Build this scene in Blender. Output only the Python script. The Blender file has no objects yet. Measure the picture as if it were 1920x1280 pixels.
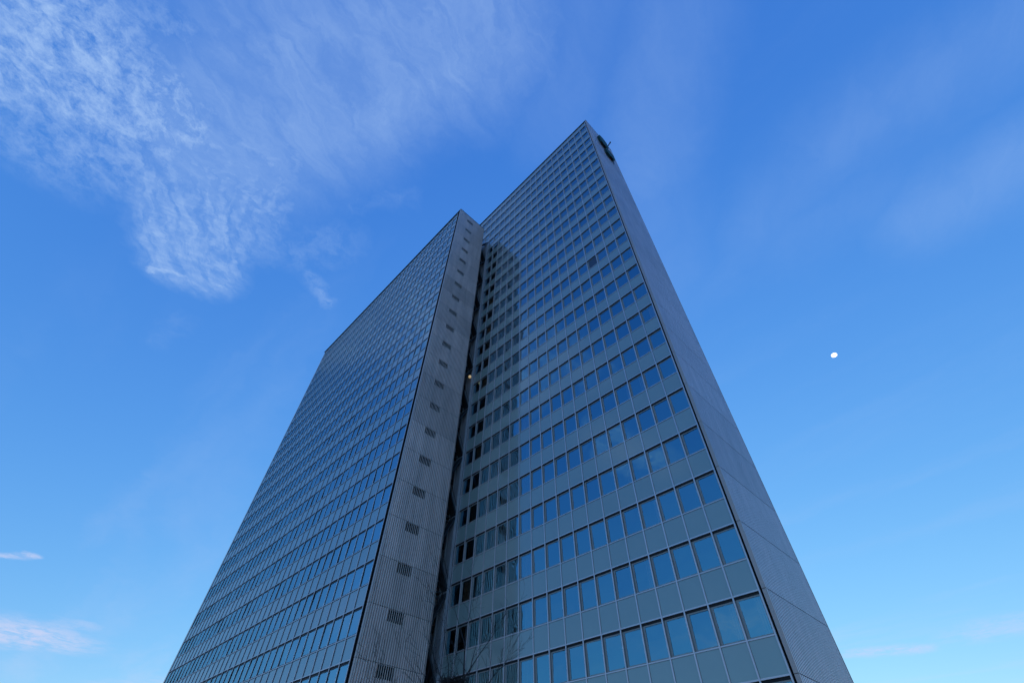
import bpy, math, random
import numpy as np
from mathutils import Matrix, Vector

random.seed(7)
sc = bpy.context.scene
col = sc.collection
rad = math.radians

# ------------------------------------------------------------------ camera
# world: +X runs away to the right along the slabs' narrow ends, +Y away to the left along their long fronts
CAM_Z = 1.6
FPX = 844.2                                   # focal length in pixels of the 1920 px wide photograph
ROT = ((0.7155913, -0.5360538, -0.4478565),
       (-0.6983528, -0.5350283, -0.4754452),
       (0.0152483, 0.6529862, -0.7572163))
cam = bpy.data.objects.new('camera', bpy.data.cameras.new('camera'))
col.objects.link(cam)
sc.camera = cam
cam.data.sensor_width = 36
cam.data.lens = FPX / 1920 * 36
cam.data.clip_start = 0.1
cam.data.clip_end = 60000
cam.matrix_world = Matrix.Translation((0, 0, CAM_Z)) @ Matrix(ROT).to_4x4()
RM = np.array(ROT)


def direction(px, py):
    v = RM @ np.array([px - 960.0, 640.0 - py, -FPX])
    return v / np.linalg.norm(v)


# ------------------------------------------------------------------ sky, sun, exposure
SUN_EL, SUN_AZ = 6.0, 30.0                    # low sun behind the towers; azimuth counted from +X
SKY_STRENGTH, EXPOSURE = 0.12, 2.0
sc.view_settings.view_transform = 'Standard'
sc.view_settings.look = 'None'
sc.view_settings.gamma = 1.0
sc.view_settings.use_curve_mapping = False
sc.view_settings.exposure = EXPOSURE
sc.cycles.use_denoising = True
sc.cycles.max_bounces = 5
sc.cycles.diffuse_bounces = 3
sc.cycles.transparent_max_bounces = 12
sc.cycles.caustics_reflective = False
sc.cycles.caustics_refractive = False

world = bpy.data.worlds.new('World')
sc.world = world
world.use_nodes = True
wt = world.node_tree
for n in list(wt.nodes):
    wt.nodes.remove(n)


def wn(kind, **kw):
    n = wt.nodes.new(kind)
    for k, v in kw.items():
        setattr(n, k, v)
    return n


def wlink(src, dst):
    if isinstance(src, (int, float)):
        dst.default_value = src
    elif isinstance(src, (tuple, list)):
        dst.default_value = src
    else:
        wt.links.new(src, dst)


def wm(op, a, b=0.0, c=0.0, clamp=False):
    n = wn('ShaderNodeMath', operation=op, use_clamp=clamp)
    wlink(a, n.inputs[0]); wlink(b, n.inputs[1]); wlink(c, n.inputs[2])
    return n.outputs[0]


def wv(op, a, b=(0, 0, 0), scale=None):
    n = wn('ShaderNodeVectorMath', operation=op)
    wlink(a, n.inputs[0]); wlink(b, n.inputs[1])
    if scale is not None:
        wlink(scale, n.inputs['Scale'])
    return n.outputs['Value'] if op in ('DOT_PRODUCT', 'LENGTH', 'DISTANCE') else n.outputs['Vector']


def wsmooth(x, lo, hi, a=0.0, b=1.0):
    n = wn('ShaderNodeMapRange', interpolation_type='SMOOTHSTEP')
    wlink(x, n.inputs['Value'])
    for k, v in (('From Min', lo), ('From Max', hi), ('To Min', a), ('To Max', b)):
        wlink(v, n.inputs[k])
    return n.outputs['Result']


sky = wn('ShaderNodeTexSky', sky_type='NISHITA', sun_disc=False)
sky.sun_elevation = rad(SUN_EL)
sky.sun_rotation = rad(90 - SUN_AZ)
sky.ozone_density = 5.0
sky.dust_density = 0.0
sep = wn('ShaderNodeSeparateColor')
wt.links.new(sky.outputs[0], sep.inputs[0])
comb = wn('ShaderNodeCombineColor')
GAIN = 1.0 / (SKY_STRENGTH * 2 ** EXPOSURE)
for i, (g, k) in enumerate(((1.0, 0.54), (0.70, 0.43), (0.30, 0.69))):   # film response of the cool exposure
    wt.links.new(wm('MULTIPLY', wm('POWER', sep.outputs[i], g), k), comb.inputs[i])
clear = comb.outputs[0]

# thin high clouds: a flat layer, p = where the view ray meets a sheet one unit above the ground
geo = wn('ShaderNodeTexCoord')
d = geo.outputs['Generated']
sxyz = wn('ShaderNodeSeparateXYZ')
wt.links.new(d, sxyz.inputs[0])
dz = wm('MAXIMUM', sxyz.outputs[2], 0.06)
cxyz = wn('ShaderNodeCombineXYZ')
wlink(wm('DIVIDE', sxyz.outputs[0], dz), cxyz.inputs[0])
wlink(wm('DIVIDE', sxyz.outputs[1], dz), cxyz.inputs[1])
p = cxyz.outputs[0]


def wnoise(vec, scale, detail=6, rough=0.6, dist=0.0):
    n = wn('ShaderNodeTexNoise')
    wlink(vec, n.inputs['Vector'])
    n.inputs['Scale'].default_value = scale
    n.inputs['Detail'].default_value = detail
    n.inputs['Roughness'].default_value = rough
    n.inputs['Distortion'].default_value = dist
    return n


def stretched(vec, angle, along, across):
    # rotate so that `angle` becomes the x axis, then squeeze: features come out long in that direction
    m = wn('ShaderNodeMapping', vector_type='POINT')
    m.inputs['Rotation'].default_value = (0, 0, -angle)
    wlink(vec, m.inputs['Vector'])
    return wv('MULTIPLY', m.outputs[0], (1.0 / along, 1.0 / across, 1.0))


def plane(px, py):
    v = direction(px, py)
    return np.array([v[0] / v[2], v[1] / v[2]])


warp = wnoise(p, 5.0, 5, 0.6)
warpv = wv('SUBTRACT', warp.outputs['Color'], (0.5, 0.5, 0.5))
warp2 = wnoise(p, 26.0, 4, 0.65)
warpv2 = wv('SUBTRACT', warp2.outputs['Color'], (0.5, 0.5, 0.5))
pw = wv('ADD', wv('ADD', p, wv('SCALE', warpv, scale=0.12)), wv('SCALE', warpv2, scale=0.035))


def capsule(a, b, r, soft=0.0, mirror=1):
    """soft-edged streak of cloud between two points of the layer; r is its half width"""
    a2, b2 = plane(*a), plane(*b)
    a2[0] *= mirror                          # -1: the cloud seen reflected in the fronts, so behind the camera
    b2[0] *= mirror
    ba = b2 - a2
    pa = wv('SUBTRACT', pw, (a2[0], a2[1], 0))
    h = wm('MULTIPLY', wv('DOT_PRODUCT', pa, (ba[0], ba[1], 0)), 1.0 / max(float(ba @ ba), 1e-6), clamp=True)
    rest = wv('SUBTRACT', pa, wv('SCALE', (ba[0], ba[1], 0), scale=h))
    mid = ((a[0] + b[0]) / 2, (a[1] + b[1]) / 2)
    m0 = plane(*mid)
    rr = 0.5 * (np.linalg.norm(plane(mid[0] + r, mid[1]) - m0) + np.linalg.norm(plane(mid[0], mid[1] + r) - m0))
    return wsmooth(wv('LENGTH', rest), float(rr) * soft, float(rr), 1.0, 0.0)


def union(items):
    out = None
    for w, c in items:
        v = wm('MULTIPLY', c, w)
        out = v if out is None else wm('MAXIMUM', out, v)
    return out


def angle_of(a, b):
    v = plane(*b) - plane(*a)
    return math.atan2(v[1], v[0])


fluffy = wnoise(pw, 22.0, 8, 0.68, 0.3).outputs['Fac']
fine = wnoise(p, 75.0, 5, 0.7).outputs['Fac']
fluff = wsmooth(wm('ADD', wm('MULTIPLY', fluffy, 0.75), wm('MULTIPLY', fine, 0.25)), 0.28, 0.72)
ang_tail = angle_of((420, 330), (330, 520))
piv = plane(650, 500)                       # the plume's fibres curve round this point of the layer
pv = wv('SUBTRACT', pw, (piv[0], piv[1], 0))
sp = wn('ShaderNodeSeparateXYZ')
wlink(pv, sp.inputs[0])
arc = wn('ShaderNodeCombineXYZ')
wlink(wm('MULTIPLY', wv('LENGTH', pv), 3.4), arc.inputs[0])
wlink(wm('MULTIPLY', wm('ARCTAN2', sp.outputs[1], sp.outputs[0]), 0.45), arc.inputs[1])
fib_t = wnoise(arc.outputs[0], 11.0, 6, 0.62, 0.25).outputs['Fac']
rip_t = wnoise(stretched(p, ang_tail + 1.3, 1.1, 0.45), 36.0, 4, 0.6).outputs['Fac']
fibre_tail = wm('MULTIPLY', wsmooth(fib_t, 0.30, 0.68, 0.30, 1.0), wsmooth(rip_t, 0.3, 0.7, 0.68, 1.0))
ang_band = angle_of((740, 60), (830, 210))
fib_b = wnoise(stretched(pw, ang_band, 1.9, 0.75), 11.0, 7, 0.66, 0.8).outputs['Fac']
fibre_band = wsmooth(fib_b, 0.28, 0.78, 0.45, 1.0)

white = union(((0.95, capsule((-80, 40), (110, 90), 230, 0.25)),
               (0.90, capsule((130, 160), (310, 230), 165, 0.2)),
               (0.60, capsule((80, 250), (350, 330), 140)),
               (0.45, capsule((200, 30), (330, 60), 120))))
tail = union(((0.50, capsule((340, 290), (440, 330), 160, 0.2)),
              (0.46, capsule((600, 250), (450, 320), 110, 0.1)),
              (0.50, capsule((450, 320), (380, 400), 120, 0.3)),
              (0.55, capsule((430, 340), (365, 420), 135, 0.45)),
              (0.68, capsule((350, 410), (352, 470), 112, 0.5)),
              (0.72, capsule((325, 462), (385, 492), 72, 0.4)),
              (0.95, capsule((295, 508), (415, 534), 14)),
              (0.42, capsule((430, 360), (475, 430), 80, 0.2))))
band = union(((0.50, capsule((400, 280), (600, 170), 230, 0.2)),
              (0.50, capsule((600, 130), (880, 50), 240, 0.2)),
              (0.58, capsule((720, 210), (880, 110), 130)),
              (0.40, capsule((430, 30), (760, -40), 200))))
wisp = union(((0.40, capsule((585, 520), (612, 570), 30)),
              (0.14, capsule((660, 390), (760, 368), 34)),
              (0.22, capsule((560, 470), (640, 450), 60)),
              (0.10, capsule((300, 640), (340, 600), 30)),
              (0.75, capsule((1130, 830), (1250, 870), 48, 0.0, -1)),
              (0.45, capsule((1010, 640), (1100, 700), 60, 0.0, -1)),
              (0.45, capsule((1330, 1170), (1420, 1180), 40, 0.0, -1))))
streak = union(((0.20, capsule((1260, 60), (1200, 330), 170)),
                (0.13, capsule((1200, 330), (1240, 520), 140)),
                (0.17, capsule((1920, 40), (1560, 270), 150)),
                (0.12, capsule((1560, 270), (1420, 430), 130)),
                (0.24, capsule((1980, 260), (1780, 380), 150)),
                (0.16, capsule((1120, -20), (1040, 200), 170)),
                (0.10, capsule((1640, 370), (1480, 440), 100))))
low = union(((0.85, capsule((-40, 1042), (60, 1041), 10)),
             (0.80, capsule((-60, 1180), (60, 1190), 58, 0.1)),
             (0.35, capsule((60, 1180), (150, 1170), 26)),
             (0.60, capsule((1610, 1222), (1720, 1216), 22)),
             (0.40, capsule((1850, 1180), (1960, 1160), 50)),
             (0.35, capsule((200, 1290), (330, 1278), 24))))
# faint streaks everywhere, so the sky goes on outside the picture as it does inside it
ang_veil = angle_of((1560, 290), (1880, 60))
veil = wnoise(stretched(pw, ang_veil, 4.0, 0.9), 1.6, 6, 0.55, 0.3).outputs['Fac']
veil = wsmooth(veil, 0.48, 0.80, 0.0, 0.22)
dens = wm('MULTIPLY', white, fluff)
dens = wm('MAXIMUM', dens, wm('MULTIPLY', tail, fibre_tail))
dens = wm('MAXIMUM', dens, wm('MULTIPLY', band, fibre_band))
dens = wm('MAXIMUM', dens, wm('MULTIPLY', wisp, wsmooth(fluffy, 0.32, 0.68, 0.15, 1.0)))
dens = wm('MAXIMUM', dens, wm('MULTIPLY', streak, wsmooth(fib_b, 0.2, 0.8, 0.6, 1.0)))
dens = wm('MAXIMUM', dens, wm('MULTIPLY', low, wsmooth(wnoise(pw, 6.0, 7, 0.7).outputs['Fac'], 0.32, 0.62, 0.1, 1.0)))
dens = wm('MAXIMUM', dens, veil)
dens = wm('MULTIPLY', dens, wsmooth(sxyz.outputs[2], 0.06, 0.16))
lift = wsmooth(sxyz.outputs[2], 0.15, 0.5)
ccol = wn('ShaderNodeMix', data_type='RGBA')
wlink(lift, ccol.inputs['Factor'])
ccol.inputs['A'].default_value = (0.66, 0.69, 0.92, 1)      # cloud near the horizon, a little pink
ccol.inputs['B'].default_value = (0.37, 0.56, 0.91, 1)
cmix = wn('ShaderNodeMix', data_type='RGBA')
wlink(dens, cmix.inputs['Factor'])
wt.links.new(clear, cmix.inputs['A'])
wt.links.new(ccol.outputs['Result'], cmix.inputs['B'])
scaled = wv('SCALE', cmix.outputs['Result'], scale=GAIN)
bg = wn('ShaderNodeBackground')
wt.links.new(scaled, bg.inputs['Color'])
bg.inputs['Strength'].default_value = SKY_STRENGTH
wo = wn('ShaderNodeOutputWorld')
wt.links.new(bg.outputs[0], wo.inputs[0])
world.cycles.sampling_method = 'MANUAL'
world.cycles.sample_map_resolution = 512

sun = bpy.data.objects.new('sun', bpy.data.lights.new('sun', 'SUN'))
col.objects.link(sun)
sun.data.energy = 0.6
sun.data.angle = rad(0.5)
sun.data.color = (1.0, 0.82, 0.62)
sdir = Vector((math.cos(rad(SUN_EL)) * math.cos(rad(SUN_AZ)), math.cos(rad(SUN_EL)) * math.sin(rad(SUN_AZ)), math.sin(rad(SUN_EL))))
sun.rotation_euler = sdir.to_track_quat('Z', 'Y').to_euler()
sun.location = (0, 0, 150)


# ------------------------------------------------------------------ materials
def material(name, color, rough=0.5, metallic=0.0, spec=0.5, ior=1.45, var=0.0, vscale=(1, 1, 1), bump=0.0, bscale=8.0, streak=None):
    m = bpy.data.materials.new(name)
    m.use_nodes = True
    nt = m.node_tree
    b = nt.nodes['Principled BSDF']
    b.inputs['Base Color'].default_value = (*color, 1)
    b.inputs['Roughness'].default_value = rough
    b.inputs['Metallic'].default_value = metallic
    b.inputs['Specular IOR Level'].default_value = spec
    b.inputs['IOR'].default_value = ior
    if var:
        tc = nt.nodes.new('ShaderNodeNewGeometry')
        mp = nt.nodes.new('ShaderNodeMapping')
        mp.inputs['Scale'].default_value = vscale
        nz = nt.nodes.new('ShaderNodeTexNoise')
        nz.inputs['Scale'].default_value = 1.0
        nz.inputs['Detail'].default_value = 6
        nz.inputs['Roughness'].default_value = 0.65
        nt.links.new(tc.outputs['Position'], mp.inputs[0])
        nt.links.new(mp.outputs[0], nz.inputs['Vector'])
        oi = nt.nodes.new('ShaderNodeObjectInfo')
        a = nt.nodes.new('ShaderNodeMapRange')
        a.inputs['From Min'].default_value = 0.25
        a.inputs['From Max'].default_value = 0.75
        a.inputs['To Min'].default_value = 1 - var
        a.inputs['To Max'].default_value = 1 + var
        nt.links.new(nz.outputs['Fac'], a.inputs['Value'])
        r = nt.nodes.new('ShaderNodeMapRange')
        r.inputs['To Min'].default_value = 1 - var * 0.5
        r.inputs['To Max'].default_value = 1 + var * 0.5
        nt.links.new(oi.outputs['Random'], r.inputs['Value'])
        mu = nt.nodes.new('ShaderNodeMath'); mu.operation = 'MULTIPLY'
        nt.links.new(a.outputs[0], mu.inputs[0]); nt.links.new(r.outputs[0], mu.inputs[1])
        vm = nt.nodes.new('ShaderNodeVectorMath'); vm.operation = 'SCALE'
        vm.inputs[0].default_value = color
        nt.links.new(mu.outputs[0], vm.inputs['Scale'])
        nt.links.new(vm.outputs[0], b.inputs['Base Color'])
        rr = nt.nodes.new('ShaderNodeMapRange')
        rr.inputs['From Min'].default_value = 0.3; rr.inputs['From Max'].default_value = 0.7
        rr.inputs['To Min'].default_value = max(0.02, rough * 0.8); rr.inputs['To Max'].default_value = min(1, rough * 1.2)
        nt.links.new(nz.outputs['Fac'], rr.inputs['Value'])
        nt.links.new(rr.outputs[0], b.inputs['Roughness'])
        if bump:
            bz = nt.nodes.new('ShaderNodeTexNoise')
            bz.inputs['Scale'].default_value = bscale
            nt.links.new(tc.outputs['Position'], bz.inputs['Vector'])
            bn = nt.nodes.new('ShaderNodeBump')
            bn.inputs['Strength'].default_value = bump
            bn.inputs['Distance'].default_value = 0.02
            nt.links.new(bz.outputs['Fac'], bn.inputs['Height'])
            nt.links.new(bn.outputs[0], b.inputs['Normal'])
    return m


def glass_material(name, ior, tint_a, tint_b):
    m = bpy.data.materials.new(name)
    m.use_nodes = True
    nt = m.node_tree
    for n in list(nt.nodes):
        nt.nodes.remove(n)
    out = nt.nodes.new('ShaderNodeOutputMaterial')
    mix = nt.nodes.new('ShaderNodeMixShader')
    fr = nt.nodes.new('ShaderNodeFresnel')
    fr.inputs['IOR'].default_value = ior                 # coated double glazing
    gl = nt.nodes.new('ShaderNodeBsdfGlossy')
    lw = nt.nodes.new('ShaderNodeLayerWeight')             # the coating's tint fades at glancing angles
    mr = nt.nodes.new('ShaderNodeMapRange')
    mr.inputs['From Min'].default_value = 0.45; mr.inputs['From Max'].default_value = 0.95
    tint = nt.nodes.new('ShaderNodeMix'); tint.data_type = 'RGBA'
    tint.inputs['A'].default_value = tint_a
    tint.inputs['B'].default_value = tint_b
    nt.links.new(lw.outputs['Facing'], mr.inputs['Value'])
    nt.links.new(mr.outputs[0], tint.inputs['Factor'])
    nt.links.new(tint.outputs['Result'], gl.inputs['Color'])
    gl.inputs['Roughness'].default_value = 0.01
    tr = nt.nodes.new('ShaderNodeBsdfTransparent')
    tr.inputs['Color'].default_value = (0.92, 0.92, 0.88, 1)
    # large panes are never quite flat
    g = nt.nodes.new('ShaderNodeNewGeometry')
    nz = nt.nodes.new('ShaderNodeTexNoise')
    nz.inputs['Scale'].default_value = 0.9
    nz.inputs['Detail'].default_value = 1.0
    bn = nt.nodes.new('ShaderNodeBump')
    bn.inputs['Strength'].default_value = 0.45
    bn.inputs['Distance'].default_value = 0.02
    nt.links.new(g.outputs['Position'], nz.inputs['Vector'])
    nt.links.new(nz.outputs['Fac'], bn.inputs['Height'])
    nt.links.new(bn.outputs[0], gl.inputs['Normal'])
    nt.links.new(fr.outputs[0], mix.inputs[0])
    nt.links.new(tr.outputs[0], mix.inputs[1])
    nt.links.new(gl.outputs[0], mix.inputs[2])
    nt.links.new(mix.outputs[0], out.inputs[0])
    return m


def emission(name, color, strength):
    m = bpy.data.materials.new(name)
    m.use_nodes = True
    nt = m.node_tree
    b = nt.nodes['Principled BSDF']
    b.inputs['Base Color'].default_value = (*color, 1)
    b.inputs['Emission Color'].default_value = (*color, 1)
    b.inputs['Emission Strength'].default_value = strength
    return m


M = {
    'glass': glass_material('window_glass', 4.2, (0.35, 0.77, 0.96, 1), (0.85, 0.97, 1.0, 1)),
    'glass_bright': glass_material('window_glass_bright', 6.0, (0.46, 0.82, 1.0, 1), (0.62, 0.92, 1.0, 1)),
    'spandrel_sky_tint': material('spandrel_enamel_sky_tint', (0.22, 0.315, 0.345), 0.10, 0.0, 0.5, 2.4, var=0.06, vscale=(0.3, 0.3, 0.3)),  # same enamel, with grazing blue sky reflection put into the base colour
    'spandrel': material('spandrel_enamel', (0.255, 0.32, 0.305), 0.10, 0.0, 0.5, 2.1, var=0.06, vscale=(0.3, 0.3, 0.3)),
    'mullion': material('mullion_metal', (0.62, 0.57, 0.59), 0.38, 0.5, var=0.08, vscale=(0.6, 0.6, 0.15)),
    'frame': material('window_frame_metal', (0.30, 0.30, 0.29), 0.45, 0.2, var=0.06),
    'gasket': material('gasket_grey', (0.035, 0.037, 0.04), 0.5, 0.0, var=0.05),
    'black': material('black_joint_and_head_shade', (0.012, 0.012, 0.014), 0.7),
    'panel': material('ribbed_steel', (0.86, 0.69, 0.62), 0.40, 0.45, var=0.20, vscale=(1.6, 1.6, 0.22), bump=0.05, bscale=30),
    'panel_cool_lit': material('ribbed_steel_cool_lit', (0.66, 0.58, 0.60), 0.36, 0.55, var=0.16, vscale=(1.6, 1.6, 0.22), bump=0.05, bscale=30),  # same steel; the less shaded end's bluer light is put into the colour
    'trim': material('edge_trim_metal', (0.48, 0.38, 0.34), 0.45, 0.4, var=0.12, vscale=(2, 2, 0.4)),
    'dark_steel': material('dark_painted_steel', (0.022, 0.025, 0.03), 0.5, 0.1, var=0.2),
    'core': material('core_cladding', (0.38, 0.37, 0.38), 0.4, 0.1, var=0.15),
    'interior': material('interior_plaster', (0.30, 0.29, 0.27), 0.85),
    'blind': material('blind_fabric', (0.88, 0.64, 0.42), 0.8, var=0.12),
    'shade': material('dark_blue_shade', (0.035, 0.050, 0.085), 0.35, var=0.05),
    'roof': material('roof_membrane', (0.12, 0.12, 0.12), 0.9, var=0.1),
    'stone': material('lobby_stone', (0.10, 0.10, 0.10), 0.35, var=0.1),
    'ground': material('plaza_paving', (0.16, 0.155, 0.15), 0.8, var=0.25, vscale=(0.3, 0.3, 0.3), bump=0.2, bscale=2.5),
    'bark': material('winter_bark', (0.030, 0.024, 0.022), 0.9, var=0.25, vscale=(8, 8, 8)),
    'nest': material('nest_twigs', (0.035, 0.022, 0.016), 0.95, var=0.3, vscale=(10, 10, 10)),
    'sign': material('sign_face_teal', (0.008, 0.060, 0.055), 0.6, spec=0.2, var=0.08),
    'sign_dark': material('sign_underside', (0.006, 0.008, 0.010), 0.7),
    'lamp': emission('warm_lamp', (1.0, 0.70, 0.34), 0.09),
    'moon': emission('moon_surface', (1.0, 0.98, 0.92), 0.42),
}


# ------------------------------------------------------------------ mesh helpers
class MB:
    def __init__(self):
        self.v, self.f, self.m = [], [], []

    def box(self, x0, x1, y0, y1, z0, z1, mi=0):
        n = len(self.v)
        self.v += [(x, y, z) for z in (z0, z1) for y in (y0, y1) for x in (x0, x1)]
        self.f += [tuple(n + i for i in q) for q in ((0, 2, 3, 1), (4, 5, 7, 6), (0, 1, 5, 4), (2, 6, 7, 3), (0, 4, 6, 2), (1, 3, 7, 5))]
        self.m += [mi] * 6
        return self

    def quad(self, a, b, c, dd, mi=0):
        n = len(self.v)
        self.v += [a, b, c, dd]
        self.f.append((n, n + 1, n + 2, n + 3))
        self.m.append(mi)
        return self

    def poly_x(self, pts, y0, y1, mi=0):
        """outline of (x, z) points pushed from y0 to y1"""
        n, k = len(self.v), len(pts)
        self.v += [(x, y0, z) for x, z in pts] + [(x, y1, z) for x, z in pts]
        self.f.append(tuple(range(n, n + k)))
        self.f.append(tuple(range(n + 2 * k - 1, n + k - 1, -1)))
        self.m += [mi, mi]
        for i in range(k):
            j = (i + 1) % k
            self.f.append((n + i, n + k + i, n + k + j, n + j))
            self.m.append(mi)
        return self

    def tube(self, a, b, ra, rb, sides=6, mi=0):
        a, b = Vector(a), Vector(b)
        ax = (b - a)
        if ax.length < 1e-6:
            return self
        ax.normalize()
        u = ax.cross(Vector((0, 0, 1)) if abs(ax.z) < 0.9 else Vector((1, 0, 0))).normalized()
        w = ax.cross(u)
        n = len(self.v)
        for c, r in ((a, ra), (b, rb)):
            for i in range(sides):
                t = 2 * math.pi * i / sides
                self.v.append(tuple(c + u * (r * math.cos(t)) + w * (r * math.sin(t))))
        for i in range(sides):
            j = (i + 1) % sides
            self.f.append((n + i, n + j, n + sides + j, n + sides + i))
            self.m.append(mi)
        self.f.append(tuple(n + i for i in reversed(range(sides))))
        self.f.append(tuple(n + sides + i for i in range(sides)))
        self.m += [mi, mi]
        return self

    def mesh(self, name, mats):
        me = bpy.data.meshes.new(name)
        me.from_pydata(self.v, [], self.f)
        for mt in (mats if isinstance(mats, (list, tuple)) else [mats]):
            me.materials.append(mt)
        if any(self.m):
            me.polygons.foreach_set('material_index', self.m)
        me.update()
        return me

    def build(self, name, mats, parent=None):
        return link(name, self.mesh(name, mats), parent)


def link(name, me, parent=None, loc=(0, 0, 0)):
    o = bpy.data.objects.new(name, me)
    col.objects.link(o)
    if parent is not None:
        o.parent = parent
    o.location = loc
    return o


def thing(name, label, cat, loc=(0, 0, 0), group=None):
    o = bpy.data.objects.new(name, None)
    o.empty_display_size = 0.5
    col.objects.link(o)
    o.location = loc
    o['label'] = label
    o['category'] = cat
    if group:
        o['group'] = group
    return o


def tag(o, label, cat, group=None):
    o['label'] = label
    o['category'] = cat
    if group:
        o['group'] = group
    return o


# ------------------------------------------------------------------ ground
g = MB()
g.quad((-6000, -6000, 0), (6000, -6000, 0), (6000, 6000, 0), (-6000, 6000, 0))
gr = g.build('ground', M['ground'])
gr['kind'] = 'structure'

# ------------------------------------------------------------------ towers
FLOOR, HEAD0, SPAN, PITCH = 3.528, 7.29, 1.62, 1.4385
WIN = FLOOR - SPAN
MUL_W, MUL_D = 0.082, 0.20


def frame_mb(mb, x, y, z, dep=0.10, jamb=0.15):
    """window frame of one bay; x = mullion front, y = bay start, z = sill, dep = recess"""
    y0, y1 = y + MUL_W / 2, y + PITCH - MUL_W / 2
    a, b = x + dep, x + MUL_D - 0.012
    nar = min(0.06, jamb)
    mb.box(a, b, y0, y0 + nar, z + 0.01, z + WIN - 0.12)
    mb.box(a, b, y1 - jamb, y1, z + 0.01, z + WIN - 0.12)
    mb.box(a, b, y0 + nar, y1 - jamb, z + 0.01, z + 0.075)
    mb.box(a, b, y0 + nar, y1 - jamb, z + WIN - 0.20, z + WIN - 0.12)
    mb.box(x + min(0.075, dep - 0.004), x + MUL_D - 0.004, y0, y1, z + WIN - 0.12, z + WIN - 0.004, 1)  # black head strip: shade of the recessed window head put into the colour


def pane_mb(mb, x, y, z, dep=0.10, jamb=0.15):
    y0, y1 = y + MUL_W / 2 + min(0.06, jamb) - 0.01, y + PITCH - MUL_W / 2 - jamb + 0.01
    xx = x + dep + (0.025 if jamb > 0.1 else 0.008)
    mb.quad((xx, y0, z + 0.065), (xx, y0, z + WIN - 0.19), (xx, y1, z + WIN - 0.19), (xx, y1, z + 0.065))


def spandrel_mb(mb, x, y, z, dep=0.10):
    """z = head of the window below"""
    mb.box(x + dep - 0.055, x + dep - 0.015, y + MUL_W / 2 + 0.006, y + PITCH - MUL_W / 2 - 0.006, z + 0.075, z + SPAN - 0.065)


def blind_mb(mb, x, y, z, seed, drawn):
    r = random.Random(seed)
    y0, y1 = y + 0.14, y + PITCH - 0.14
    xx = x + 0.30
    n = 9
    open_to = r.choice((1.0, 1.0, 1.0, 0.75, 0.5)) if drawn else r.choice((0.35, 0.25, 0.45))
    tilt = r.uniform(0.1, 0.7)
    w = (y1 - y0) / n
    for i in range(n):
        if (i + 0.5) / n > open_to:
            continue
        yc = y0 + (i + 0.5) * w
        t = tilt + r.uniform(-0.12, 0.12)
        dx, dy = math.sin(t) * w * 0.48, math.cos(t) * w * 0.48
        mb.quad((xx - dx, yc - dy, z + 0.12), (xx - dx, yc - dy, z + WIN - 0.12), (xx + dx, yc + dy, z + WIN - 0.12), (xx + dx, yc + dy, z + 0.12))


def ribbed_mb(x0, x1, z0, z1, hole=None):
    """trapezoid sheet in the plane y = 0, crests towards -y"""
    mb = MB()
    n = max(1, round((x1 - x0) / 0.205))
    p_ = (x1 - x0) / n
    D = 0.13
    prof = []
    for i in range(n):
        xa = x0 + i * p_
        prof += [(xa, 0.0), (xa + 0.54 * p_, 0.0), (xa + 0.58 * p_, D), (xa + 0.96 * p_, D)]
    prof.append((x1, 0.0))
    for (xa, ya), (xb, yb) in zip(prof, prof[1:]):
        spans = [(z0, z1)]
        if hole and xb > hole[0] and xa < hole[1]:
            spans = [(z0, hole[2]), (hole[3], z1)]
        for s0, s1 in spans:
            mb.quad((xa, ya, s0), (xb, yb, s0), (xb, yb, s1), (xa, ya, s1))
    return mb


def area_score(x, y, z):
    """rough size of one bay in the photograph"""
    v = RM.T @ np.array([x, y, z - CAM_Z])
    dist = np.linalg.norm([x, y, z - CAM_Z])
    cos = x / dist
    return cos * (dist / -v[2]) ** 3 / dist ** 2 if v[2] < 0 else 0.0


def in_view(x, y, z):
    v = RM.T @ np.array([x, y, z - CAM_Z])
    if v[2] >= 0:
        return False
    px, py = 960 - v[0] / v[2] * FPX, 640 + v[1] / v[2] * FPX
    return -20 < px < 1940 and -20 < py < 1300


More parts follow.
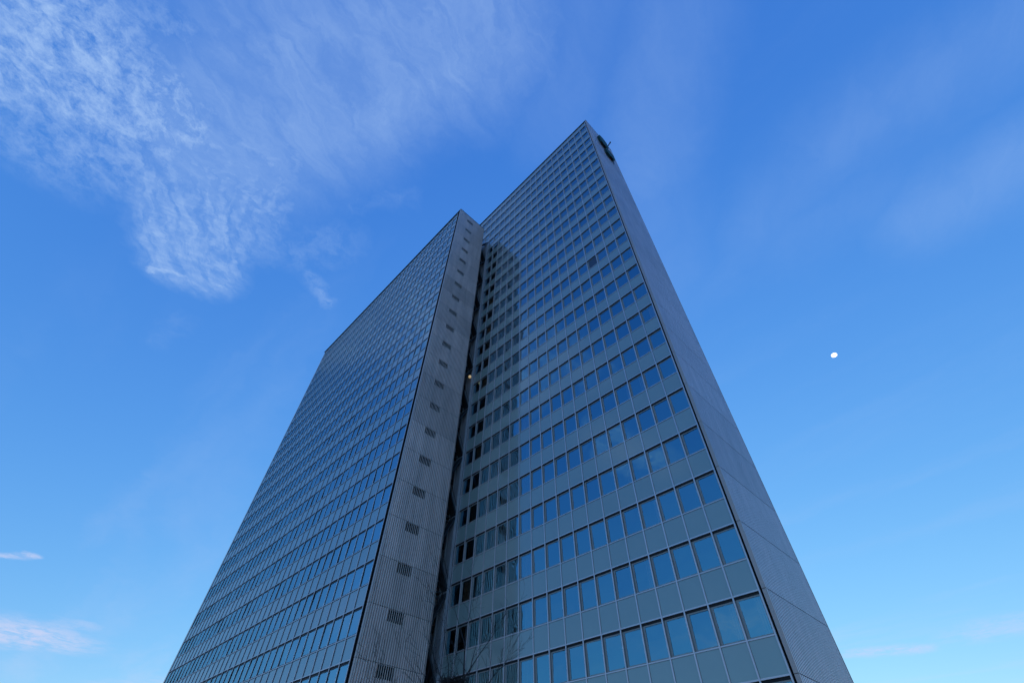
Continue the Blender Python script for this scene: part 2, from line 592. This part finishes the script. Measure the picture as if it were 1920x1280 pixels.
def tower(label, X0, X1, YE, Y0, ncols, YF, nfloors, ztop, hidden, vents, blinds, dep, jamb, sdep, side, cladding, glass, enamel, sash):
    root = thing('office_tower', label, 'tower', (X0, YE, 0), 'tall office slabs of the complex')
    inv = (-X0, -YE, 0)

    def put(mb, name, mats):
        o = mb.build(name, mats, root)
        o.location = inv
        return o
    heads = [HEAD0 + FLOOR * k for k in range(nfloors)]
    zb = heads[0] - WIN                               # underside of the curtain wall
    Y1 = Y0 + PITCH * ncols

    # --- curtain wall: mullions and rails
    mm = MB().box(0, 0.035, -MUL_W / 2, MUL_W / 2, zb - 0.3, ztop - 0.12).box(0.035, MUL_D, -MUL_W / 2 + 0.004, MUL_W / 2 - 0.004, zb - 0.3, ztop - 0.12, 1)
    mm = mm.mesh('mullion', [M['mullion'], side])
    for c in range(ncols + 1):
        link('mullion', mm, root, (0, Y0 + PITCH * c - YE, 0))
    rail = MB()
    for c in range(ncols):
        rail.box(0.018, 0.125, Y0 + PITCH * c + MUL_W / 2 - YE, Y0 + PITCH * (c + 1) - MUL_W / 2 - YE, 0, 0.07)
    rm = rail.mesh('transom', M['mullion'])
    sill = MB()
    for c in range(ncols):
        sill.box(0.012, MUL_D - 0.01, Y0 + PITCH * c + MUL_W / 2 - YE, Y0 + PITCH * (c + 1) - MUL_W / 2 - YE, -0.06, 0)
    sm = sill.mesh('window_sill', M['mullion'])
    for z in heads:
        link('transom', rm, root, (0, 0, z))
        link('window_sill', sm, root, (0, 0, z - WIN))

    # --- bays: the 300 that show largest are parts, the rest one part of its kind
    bays = []
    for k, z in enumerate(heads):
        for c in range(ncols):
            y = Y0 + PITCH * c
            zc = z
            ok = in_view(X0, y + PITCH / 2, zc) and not hidden(y + PITCH / 2, zc)
            bays.append((area_score(X0, y + PITCH / 2, zc) if ok else 0.0, k, c))
    bays.sort(reverse=True)
    solo = {(k, c) for s, k, c in bays[:300]}
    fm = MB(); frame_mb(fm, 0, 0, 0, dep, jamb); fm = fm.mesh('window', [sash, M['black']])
    pm = MB(); pane_mb(pm, 0, -PITCH / 2, -WIN / 2, dep, jamb); pm = pm.mesh('pane', glass)
    spm = MB(); spandrel_mb(spm, 0, 0, 0, sdep); spm = spm.mesh('spandrel_panel', enamel)
    # top band runs up to the coping
    rest_f, rest_p, rest_s = MB(), MB(), MB()
    rnd = random.Random(X0)
    for k, z in enumerate(heads):
        zs = z - WIN
        top = k == nfloors - 1
        for c in range(ncols):
            y = Y0 + PITCH * c
            if (k, c) in solo:
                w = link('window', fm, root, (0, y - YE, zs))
                pn = link('pane', pm, w, (0, PITCH / 2, WIN / 2))
                pn.rotation_euler = (0, rad(rnd.gauss(0, 0.6)), rad(rnd.gauss(0, 0.6)))
                if (k, c) == blinds.get('shaded'):
                    pn.data = pm.copy()                     # covered from inside by a dark blue shade
                    pn.data.materials[0] = M['shade']
                    pn['label'] = 'pane covered by a dark blue shade'
                if not top:
                    link('spandrel_panel', spm, root, (0, y - YE, z))
            else:
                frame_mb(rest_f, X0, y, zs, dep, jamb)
                pane_mb(rest_p, X0, y, zs, dep, jamb)
                if not top:
                    spandrel_mb(rest_s, X0, y, z, sdep)
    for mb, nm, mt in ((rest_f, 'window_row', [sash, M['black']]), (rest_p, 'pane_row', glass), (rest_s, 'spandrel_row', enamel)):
        o = put(mb, nm, mt)
        o['kind'] = 'stuff'
    zt = heads[-1]
    bm_ = MB().box(sdep - 0.055, sdep - 0.015, MUL_W / 2 + 0.006, PITCH - MUL_W / 2 - 0.006, 0.075, ztop - 0.12 - zt).mesh('parapet_panel', enamel)
    for c in range(ncols):
        link('parapet_panel', bm_, root, (0, Y0 + PITCH * c - YE, zt))
    put(MB().box(X0 + 0.012, X0 + 0.124, Y0, Y1, zt + SPAN - 0.09, zt + SPAN - 0.03), 'parapet_rail', M['mullion']) if ztop - zt > 1.9 else None

    # --- interior: floors, back wall, blinds
    for z in heads:
        o = put(MB().box(X0 + 0.3, X1 - 0.3, Y0 + 0.05, Y1 - 0.05, z + 0.12, z + 0.55), 'floor_slab', M['interior'])
    put(MB().box(X0 + 3.4, X0 + 3.55, Y0 + 0.06, Y1 - 0.06, zb - 1.2, ztop - 0.6), 'corridor_wall', M['interior'])
    for i, (k, c) in enumerate(blinds['at']):
        b = MB()
        blind_mb(b, X0, Y0 + PITCH * c, heads[k] - WIN, i * 7 + k, c > 10)
        put(b, 'vertical_blind', M['blind'])

    # --- narrow end facing the camera: ribbed sheets storey by storey, edge trims and black recess
    e0, e1 = X0 - 0.10, X1 + 0.10
    levels = [0.25] + [HEAD0 + FLOOR * k for k in range(-1, nfloors)] + [ztop - 0.10]
    hole = (vents[0], vents[1], -0.86, -0.06) if vents else None
    std = ribbed_mb(e0 + 0.07, e1 - 0.07, -FLOOR + 0.018, -0.018, hole).mesh('ribbed_panel', cladding)
    for z0, z1 in zip(levels, levels[1:]):
        if abs(z1 - z0 - FLOOR) < 0.01:
            link('ribbed_panel', std, root, (-X0, 0, z1))
        else:
            me = ribbed_mb(e0 + 0.07, e1 - 0.07, z0 + 0.018, z1 - 0.018).mesh('ribbed_panel', cladding)
            link('ribbed_panel', me, root, (-X0, 0, 0))
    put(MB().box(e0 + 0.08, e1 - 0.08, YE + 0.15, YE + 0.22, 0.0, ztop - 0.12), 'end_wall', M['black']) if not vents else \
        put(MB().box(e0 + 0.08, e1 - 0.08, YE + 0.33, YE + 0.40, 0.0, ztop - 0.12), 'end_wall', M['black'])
    for x0, x1 in ((e0, e0 + 0.07), (e1 - 0.07, e1)):
        t = MB()
        for z0, z1 in zip(levels, levels[1:]):
            t.box(x0, x1, YE - 0.012, YE + 0.20, z0 + 0.012, z1 - 0.012)
        put(t, 'corner_trim', M['trim'])
    if vents:
        va, vb = vents
        hx, hz = (vb - va), 0.80
        for k in range(nfloors):
            z = HEAD0 + FLOOR * k
            v = link('vent', MB().box(va, vb, 0.26, 0.30, -0.86, -0.06).box(va, va + 0.035, 0.06, 0.26, -0.86, -0.06)
                     .box(vb - 0.035, vb, 0.06, 0.26, -0.86, -0.06).box(va + 0.035, vb - 0.035, 0.06, 0.26, -0.1, -0.06)
                     .mesh('vent', M['black']) if k == 0 else vent_me, root, (-X0, 0, z))
            if k == 0:
                vent_me = v.data
                slat = MB().box(-0.024, 0.024, 0.03, 0.075, -0.855, -0.065).mesh('slat', M['panel'])
            for i in range(7):
                link('slat', slat, v, (va + (i + 0.5) * hx / 7, 0, 0))
    # recess between facade and end cladding
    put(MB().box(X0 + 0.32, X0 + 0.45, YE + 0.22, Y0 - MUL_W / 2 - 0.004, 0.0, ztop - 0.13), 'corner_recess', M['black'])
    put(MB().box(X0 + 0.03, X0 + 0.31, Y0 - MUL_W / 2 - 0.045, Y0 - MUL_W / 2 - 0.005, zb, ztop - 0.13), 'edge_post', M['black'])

    # --- far end, rear front, roof, lobby
    put(MB().box(X0 + 0.1, X1 + 0.08, Y1 + 0.2, YF, 0.0, ztop - 0.1), 'end_wall', M['panel'])
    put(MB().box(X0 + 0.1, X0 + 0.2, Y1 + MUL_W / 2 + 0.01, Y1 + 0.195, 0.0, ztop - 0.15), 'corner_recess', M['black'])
    rear = MB()
    for z in heads:
        rear.box(X1 - 0.12, X1, YE + 0.45, Y1, z + 0.005, z + SPAN, 0)
        rear.box(X1 - 0.16, X1 - 0.08, YE + 0.45, Y1, z - WIN + 0.005, z - 0.005, 1)
    put(rear, 'rear_wall', [M['spandrel'], M['core']])
    put(MB().box(X0 - 0.105, X1 + 0.105, YE - 0.02, YF + 0.02, ztop - 0.09, ztop), 'coping', M['gasket'])
    put(MB().box(X0 + 0.32, X1 - 0.2, YE + 0.46, YF - 0.3, ztop - 0.5, ztop - 0.2), 'roof_slab', M['roof'])
    put(MB().box(X0 + 1.4, X1 - 1.0, YE + 0.6, Y1, 0, zb - 0.3), 'lobby_wall', M['stone'])
    put(MB().box(X0 + 0.02, X1 - 0.3, Y0 - 0.02, Y1, zb - 0.62, zb - 0.31), 'soffit_band', M['mullion'])
    cm = MB().box(0.15, 0.75, -0.3, 0.3, 0, zb - 0.62).mesh('column', M['stone'])
    for c in range(2, ncols, 5):
        link('column', cm, root, (0, Y0 + PITCH * c - YE, 0))
    return root, heads


XL0, XL1, YL = 18.05, 23.84, 34.14          # nearer, lower slab
XC0, XC1, YC = 25.84, 33.45, 8.42           # farther, taller slab
Z_L, Z_C = 83.1, 94.0


def hidden_center(y, z):
    # is the bay behind the lower slab, seen from the camera?
    t = YL / y
    if XC0 * t < XL1:                      # ray meets the end plane of the lower slab inside its width
        zz = CAM_Z + (z - CAM_Z) * t
        return zz < Z_L
    return False


rb = random.Random(3)
near_gap = [(k, c) for k in range(1, 22) for c in range(11, 17) if rb.random() < (0.93 if k < 12 else 0.55)]
scattered = [(k, c) for k in range(1, 16) for c in range(0, 11) if rb.random() < 0.16]
tower('taller office slab with a plain windowless ribbed end and a small green roof-edge sign',
      XC0, XC1, YC, 8.81, 50, 8.81 + PITCH * 50 + 0.45, 25, Z_C, hidden_center, None,
      {'at': near_gap + scattered, 'shaded': (12, 3)}, 0.10, 0.15, 0.10, M['frame'], M['panel_cool_lit'], M['glass'], M['spandrel'], M['frame'])
scattered_l = [(k, c) for k in range(1, 12) for c in range(0, 14) if rb.random() < 0.12]
tower('lower office slab whose ribbed metal end carries a column of slatted vents',
      XL0, XL1, YL, 35.06, 35, 86.3, 22, Z_L, lambda y, z: False, (19.9, 21.2), {'at': scattered_l}, 0.062, 0.03, 0.122, M['gasket'], M['panel'], M['glass_bright'], M['spandrel_sky_tint'], M['gasket'])

# ------------------------------------------------------------------ link between the slabs
core = thing('connecting_core', 'dark recessed link block filling the gap between the two office slabs', 'building', (24.85, 39.0, 0))
inv = (-24.85, -39.0, 0)


def put_to(root, off, mb, name, mats):
    o = mb.build(name, mats, root)
    o.location = off
    return o


put_to(core, inv, MB().box(XC0 - 0.34, XC0 - 0.03, 34.76, 35.9, 0, 80.0), 'pier', M['core'])
put_to(core, inv, MB().box(XL1 + 0.12, XC0 - 0.02, 36.3, 60.0, 0, 80.0), 'wall', M['core'])
for xx in (24.2, 24.75, 25.3):
    put_to(core, inv, MB().box(xx - 0.04, xx + 0.04, 36.15, 36.295, 0, 80.0), 'mullion', M['frame'])
for k in range(21):
    z = HEAD0 + FLOOR * k
    put_to(core, inv, MB().box(XL1 + 0.13, XC0 - 0.03, 36.0, 36.145, z, z + 0.45), 'floor_edge', M['dark_steel'])

st = thing('escape_stair', 'dark steel zigzag escape stair climbing the gap between the slabs', 'staircase', (24.85, 36.3, 0))
inv = (-24.85, -36.3, 0)
ya, yb = 34.7, 35.5
xa, xb = XL1 + 0.2, XC0 - 0.36
for k in range(-2, 21):
    z = HEAD0 + FLOOR * k - 0.6
    up = k % 2 == 0
    z0, z1 = (z, z + FLOOR - 0.5) if up else (z + FLOOR - 0.5, z)
    f = MB().poly_x([(xa, z0), (xb, z1), (xb, z1 + 0.34), (xa, z0 + 0.34)], ya, yb)
    fo = put_to(st, inv, f, 'flight', M['dark_steel'])
    put_to(st, inv, MB().poly_x([(xa, z0 + 1.0), (xb, z1 + 1.0), (xb, z1 + 1.05), (xa, z0 + 1.05)], ya, ya + 0.05), 'handrail', M['dark_steel'])
    put_to(st, inv, MB().box(xa if up else xb - 0.55, xa + 0.55 if up else xb, yb, yb + 0.48, z - 0.1, z + 0.06), 'landing', M['dark_steel'])
for xx in (xa + 0.25, xb - 0.08):
    put_to(st, inv, MB().box(xx - 0.05, xx + 0.05, yb + 0.02, yb + 0.14, 0, 79.5), 'post', M['frame'])

v = direction(881, 706)
t_ = 34.55 / v[1]
lp = Vector((v[0] * t_, v[1] * t_, CAM_Z + v[2] * t_))
lamp = thing('stair_lamp', 'small lit warm lamp hanging in the gap beside the escape stair', 'lamp', lp)
b = MB()
for i in range(5):
    a0, a1 = math.pi * i / 5 - math.pi / 2, math.pi * (i + 1) / 5 - math.pi / 2
    b.tube((0, 0, 0.24 * math.sin(a0)), (0, 0, 0.24 * math.sin(a1)), max(0.01, 0.2 * math.cos(a0)), max(0.01, 0.2 * math.cos(a1)), 12)
b.build('globe', M['lamp'], lamp)
MB().tube((0, 0, 0.23), (0, 0, 0.34), 0.1, 0.08, 10).tube((0, 0, 0.33), (0.0, 0.35, 0.42), 0.03, 0.03, 6).build('bracket', M['dark_steel'], lamp)

v = direction(1472, 1277)
t_ = (XC0 + 1.1) / v[0]
dp = (v[0] * t_, v[1] * t_, CAM_Z + v[2] * t_)
dl = thing('ceiling_downlight', 'small lit ceiling light behind the lowest corner window of the taller slab', 'light', (dp[0], dp[1], HEAD0 + 0.10))
MB().tube((0, 0, -0.03), (0, 0, 0.0), 0.10, 0.10, 14).build('diffuser', M['lamp'], dl)
MB().tube((0, 0, -0.012), (0, 0, 0.015), 0.13, 0.13, 14).build('rim', M['frame'], dl)

# ------------------------------------------------------------------ sign on the taller slab's end
sg = thing('wall_sign', 'dark green two-piece sign mounted high on the ribbed end wall', 'sign', (30.0, YC, 82.0))
inv = (-30.0, -YC, -82.0)
y_w, y_f = YC - 0.06, YC - 0.44


def letter(pts):
    mx, mz = sum(q[0] for q in pts) / len(pts), sum(q[1] for q in pts) / len(pts)
    pts = [(mx + (x - mx) * 0.86 - 0.15, mz + (z - mz) * 0.88) for x, z in pts]
    mb = MB()
    mb.poly_x(pts, y_f, y_w)
    # flatter sides below the middle take the dark material
    for i, f in enumerate(mb.f):
        if i < 2:
            mb.m[i] = 0
        else:
            a, c = mb.v[f[0]], mb.v[f[3]]
            mb.m[i] = 1 if abs(a[2] - c[2]) < abs(a[0] - c[0]) * 0.8 and sum(mb.v[q][2] for q in f) / 4 < sum(q[1] for q in pts) / len(pts) else 0
    return mb


put_to(sg, inv, letter([(28.5, 86.6), (29.3, 86.0), (30.3, 86.4), (31.3, 88.0), (31.3, 91.4), (30.2, 92.2), (28.9, 91.6), (28.2, 89.6)]), 'sign_letter', [M['sign'], M['sign_dark']])
put_to(sg, inv, letter([(29.2, 82.8), (30.1, 81.9), (31.2, 82.1), (32.1, 83.4), (32.2, 85.9), (31.2, 86.7), (29.8, 85.8), (29.2, 84.6)]), 'sign_letter', [M['sign'], M['sign_dark']])
put_to(sg, inv, MB().box(29.5, 29.62, y_w - 0.004, YC + 0.02, 81.8, 92.8).box(31.4, 31.52, y_w - 0.004, YC + 0.02, 81.8, 92.8), 'mounting_rail', M['dark_steel'])

rd = thing('roof_rod', 'short thin rod sticking out from the roof edge above the green sign', 'rod', (32.6, YC + 0.1, Z_C))
MB().tube((0, 0, 0), (0.05, -0.75, 0.75), 0.12, 0.10, 8).build('arm', M['dark_steel'], rd)
MB().tube((0.05, -0.75, 0.68), (0.05, -0.84, 0.92), 0.15, 0.13, 8).build('head', M['dark_steel'], rd)


# ------------------------------------------------------------------ bare trees in front of the towers
def bare_tree(label, base, height, seed, lean=(0, 0), spread=0.62, limbs=4):
    r = random.Random(seed)
    root = thing('bare_tree', label, 'tree', base, 'bare winter trees in front of the towers')
    trunk, crown = MB(), MB()

    def grow(a, dirv, length, rad0, depth):
        segs = 4 if depth < 3 else 3
        d_ = Vector(dirv)
        pnt = Vector(a)
        r0 = rad0
        for i in range(segs):
            d_ = (d_ + Vector((r.uniform(-1, 1), r.uniform(-1, 1), r.uniform(-0.4, 0.9))) * (0.12 + 0.03 * depth)).normalized()
            q = pnt + d_ * (length / segs)
            r1 = r0 * (0.80 if i < segs - 1 else 0.35)
            crown.tube(pnt, q, r0, r1, 6 if depth < 2 else 4 if depth < 4 else 3)
            if depth < 4 and (i > 0 or depth > 1):
                for _ in range(2 if i == segs - 1 and depth < 2 else 1 if depth < 4 else r.choice((1, 1, 2))):
                    if r.random() < 0.85:
                        ax = d_.cross(Vector((r.uniform(-1, 1), r.uniform(-1, 1), r.uniform(-1, 1)))).normalized()
                        nd = (d_ + ax * r.uniform(0.5, 1.0) * spread * 1.3).normalized()
                        grow(q, nd, length * r.uniform(0.42, 0.66), max(0.0045, min(r0 * 0.62, r1 * (0.6 if i < segs - 1 else 1.0))), depth + 1)
            pnt, r0 = q, r1
    hb = height * 0.34
    top = Vector((lean[0] * hb, lean[1] * hb, hb))
    pr = None
    n = 7
    for i in range(n):
        t0, t1 = i / n, (i + 1) / n
        wob = lambda t: Vector((0.08 * math.sin(5 * t + seed), 0.08 * math.cos(4 * t + seed), 0))
        trunk.tube(top * t0 + wob(t0) * t0, top * t1 + wob(t1) * t1, height * 0.0135 * (1.25 - 0.45 * t0), height * 0.0135 * (1.25 - 0.45 * t1), 9)
    tip = top + Vector((0.08 * math.sin(5 + seed), 0.08 * math.cos(4 + seed), 0))
    for i in range(limbs):
        az = 2 * math.pi * (i + r.uniform(-0.25, 0.25)) / limbs
        tl = 0.16 if i == 0 else r.uniform(0.35, 0.7)
        dv = Vector((math.cos(az) * tl + lean[0], math.sin(az) * tl + lean[1], 1)).normalized()
        grow(tip - Vector((0, 0, 0.05 * i)), dv, height * (0.50 if i == 0 else r.uniform(0.32, 0.44)), height * (0.0095 if i == 0 else 0.0072), 0)
    trunk.build('trunk', M['bark'], root)
    crown.build('crown', M['bark'], root)
    return root


def at(px, dist):
    v_ = direction(px, 1270)
    h = math.hypot(v_[0], v_[1])
    return (v_[0] / h * dist, v_[1] / h * dist, 0)


bare_tree('bare tree with the tallest upright crown, in front of the taller slab', at(858, 18.5), 8.1, 21, limbs=4, spread=0.5)
bare_tree('bare tree with arching twigs in front of the vented end wall', at(806, 19.5), 6.0, 5, lean=(-0.05, 0.03), limbs=4)
bare_tree('low bare tree with fine twigs before the edge of the vented end wall', at(690, 21.0), 5.8, 33, limbs=5)

# ragged nest in the fork of the tallest tree
v = direction(850, 1279)
h = math.hypot(v[0], v[1])
np_ = Vector((v[0] / h * 18.3, v[1] / h * 18.3, CAM_Z + v[2] / h * 18.3))
nb = MB()
r = random.Random(11)
for i in range(420):
    a = r.uniform(0, 2 * math.pi)
    rr = 0.42 * math.sqrt(r.random())
    c = Vector((math.cos(a) * rr, math.sin(a) * rr, r.gauss(0, 0.07) - 0.08 + 0.12 * (rr / 0.42) ** 2))
    dv = Vector((-math.sin(a), math.cos(a), r.uniform(-0.35, 0.35))) + Vector((r.gauss(0, 0.5), r.gauss(0, 0.5), r.gauss(0, 0.25)))
    dv.normalize()
    ln = r.uniform(0.08, 0.24)
    nb.tube(c - dv * ln, c + dv * ln, 0.007, 0.004, 3)
no = nb.build('bird_nest', M['nest'])
no.location = np_
tag(no, 'dark ragged twig nest low in the tallest bare tree', 'nest')

# ------------------------------------------------------------------ moon
v = direction(1564, 665.5)
D = 30000.0
ang = rad(0.56)
bm = MB()
N, K = 24, 12
for i in range(K):
    a0, a1 = math.pi * i / K - math.pi / 2, math.pi * (i + 1) / K - math.pi / 2
    for j in range(N):
        b0, b1 = 2 * math.pi * j / N, 2 * math.pi * (j + 1) / N
        P = lambda a, bb: (math.cos(a) * math.cos(bb), math.cos(a) * math.sin(bb), math.sin(a))
        bm.quad(P(a0, b0), P(a0, b1), P(a1, b1), P(a1, b0))
mo = bm.build('moon', M['moon'])
R_ = D * math.tan(ang / 2)
mo.scale = (R_, R_, R_ * 0.66)          # gibbous, lit limb flattened
mo.location = Vector(v) * D
tag(mo, 'small bright white moon in the blue sky', 'moon')
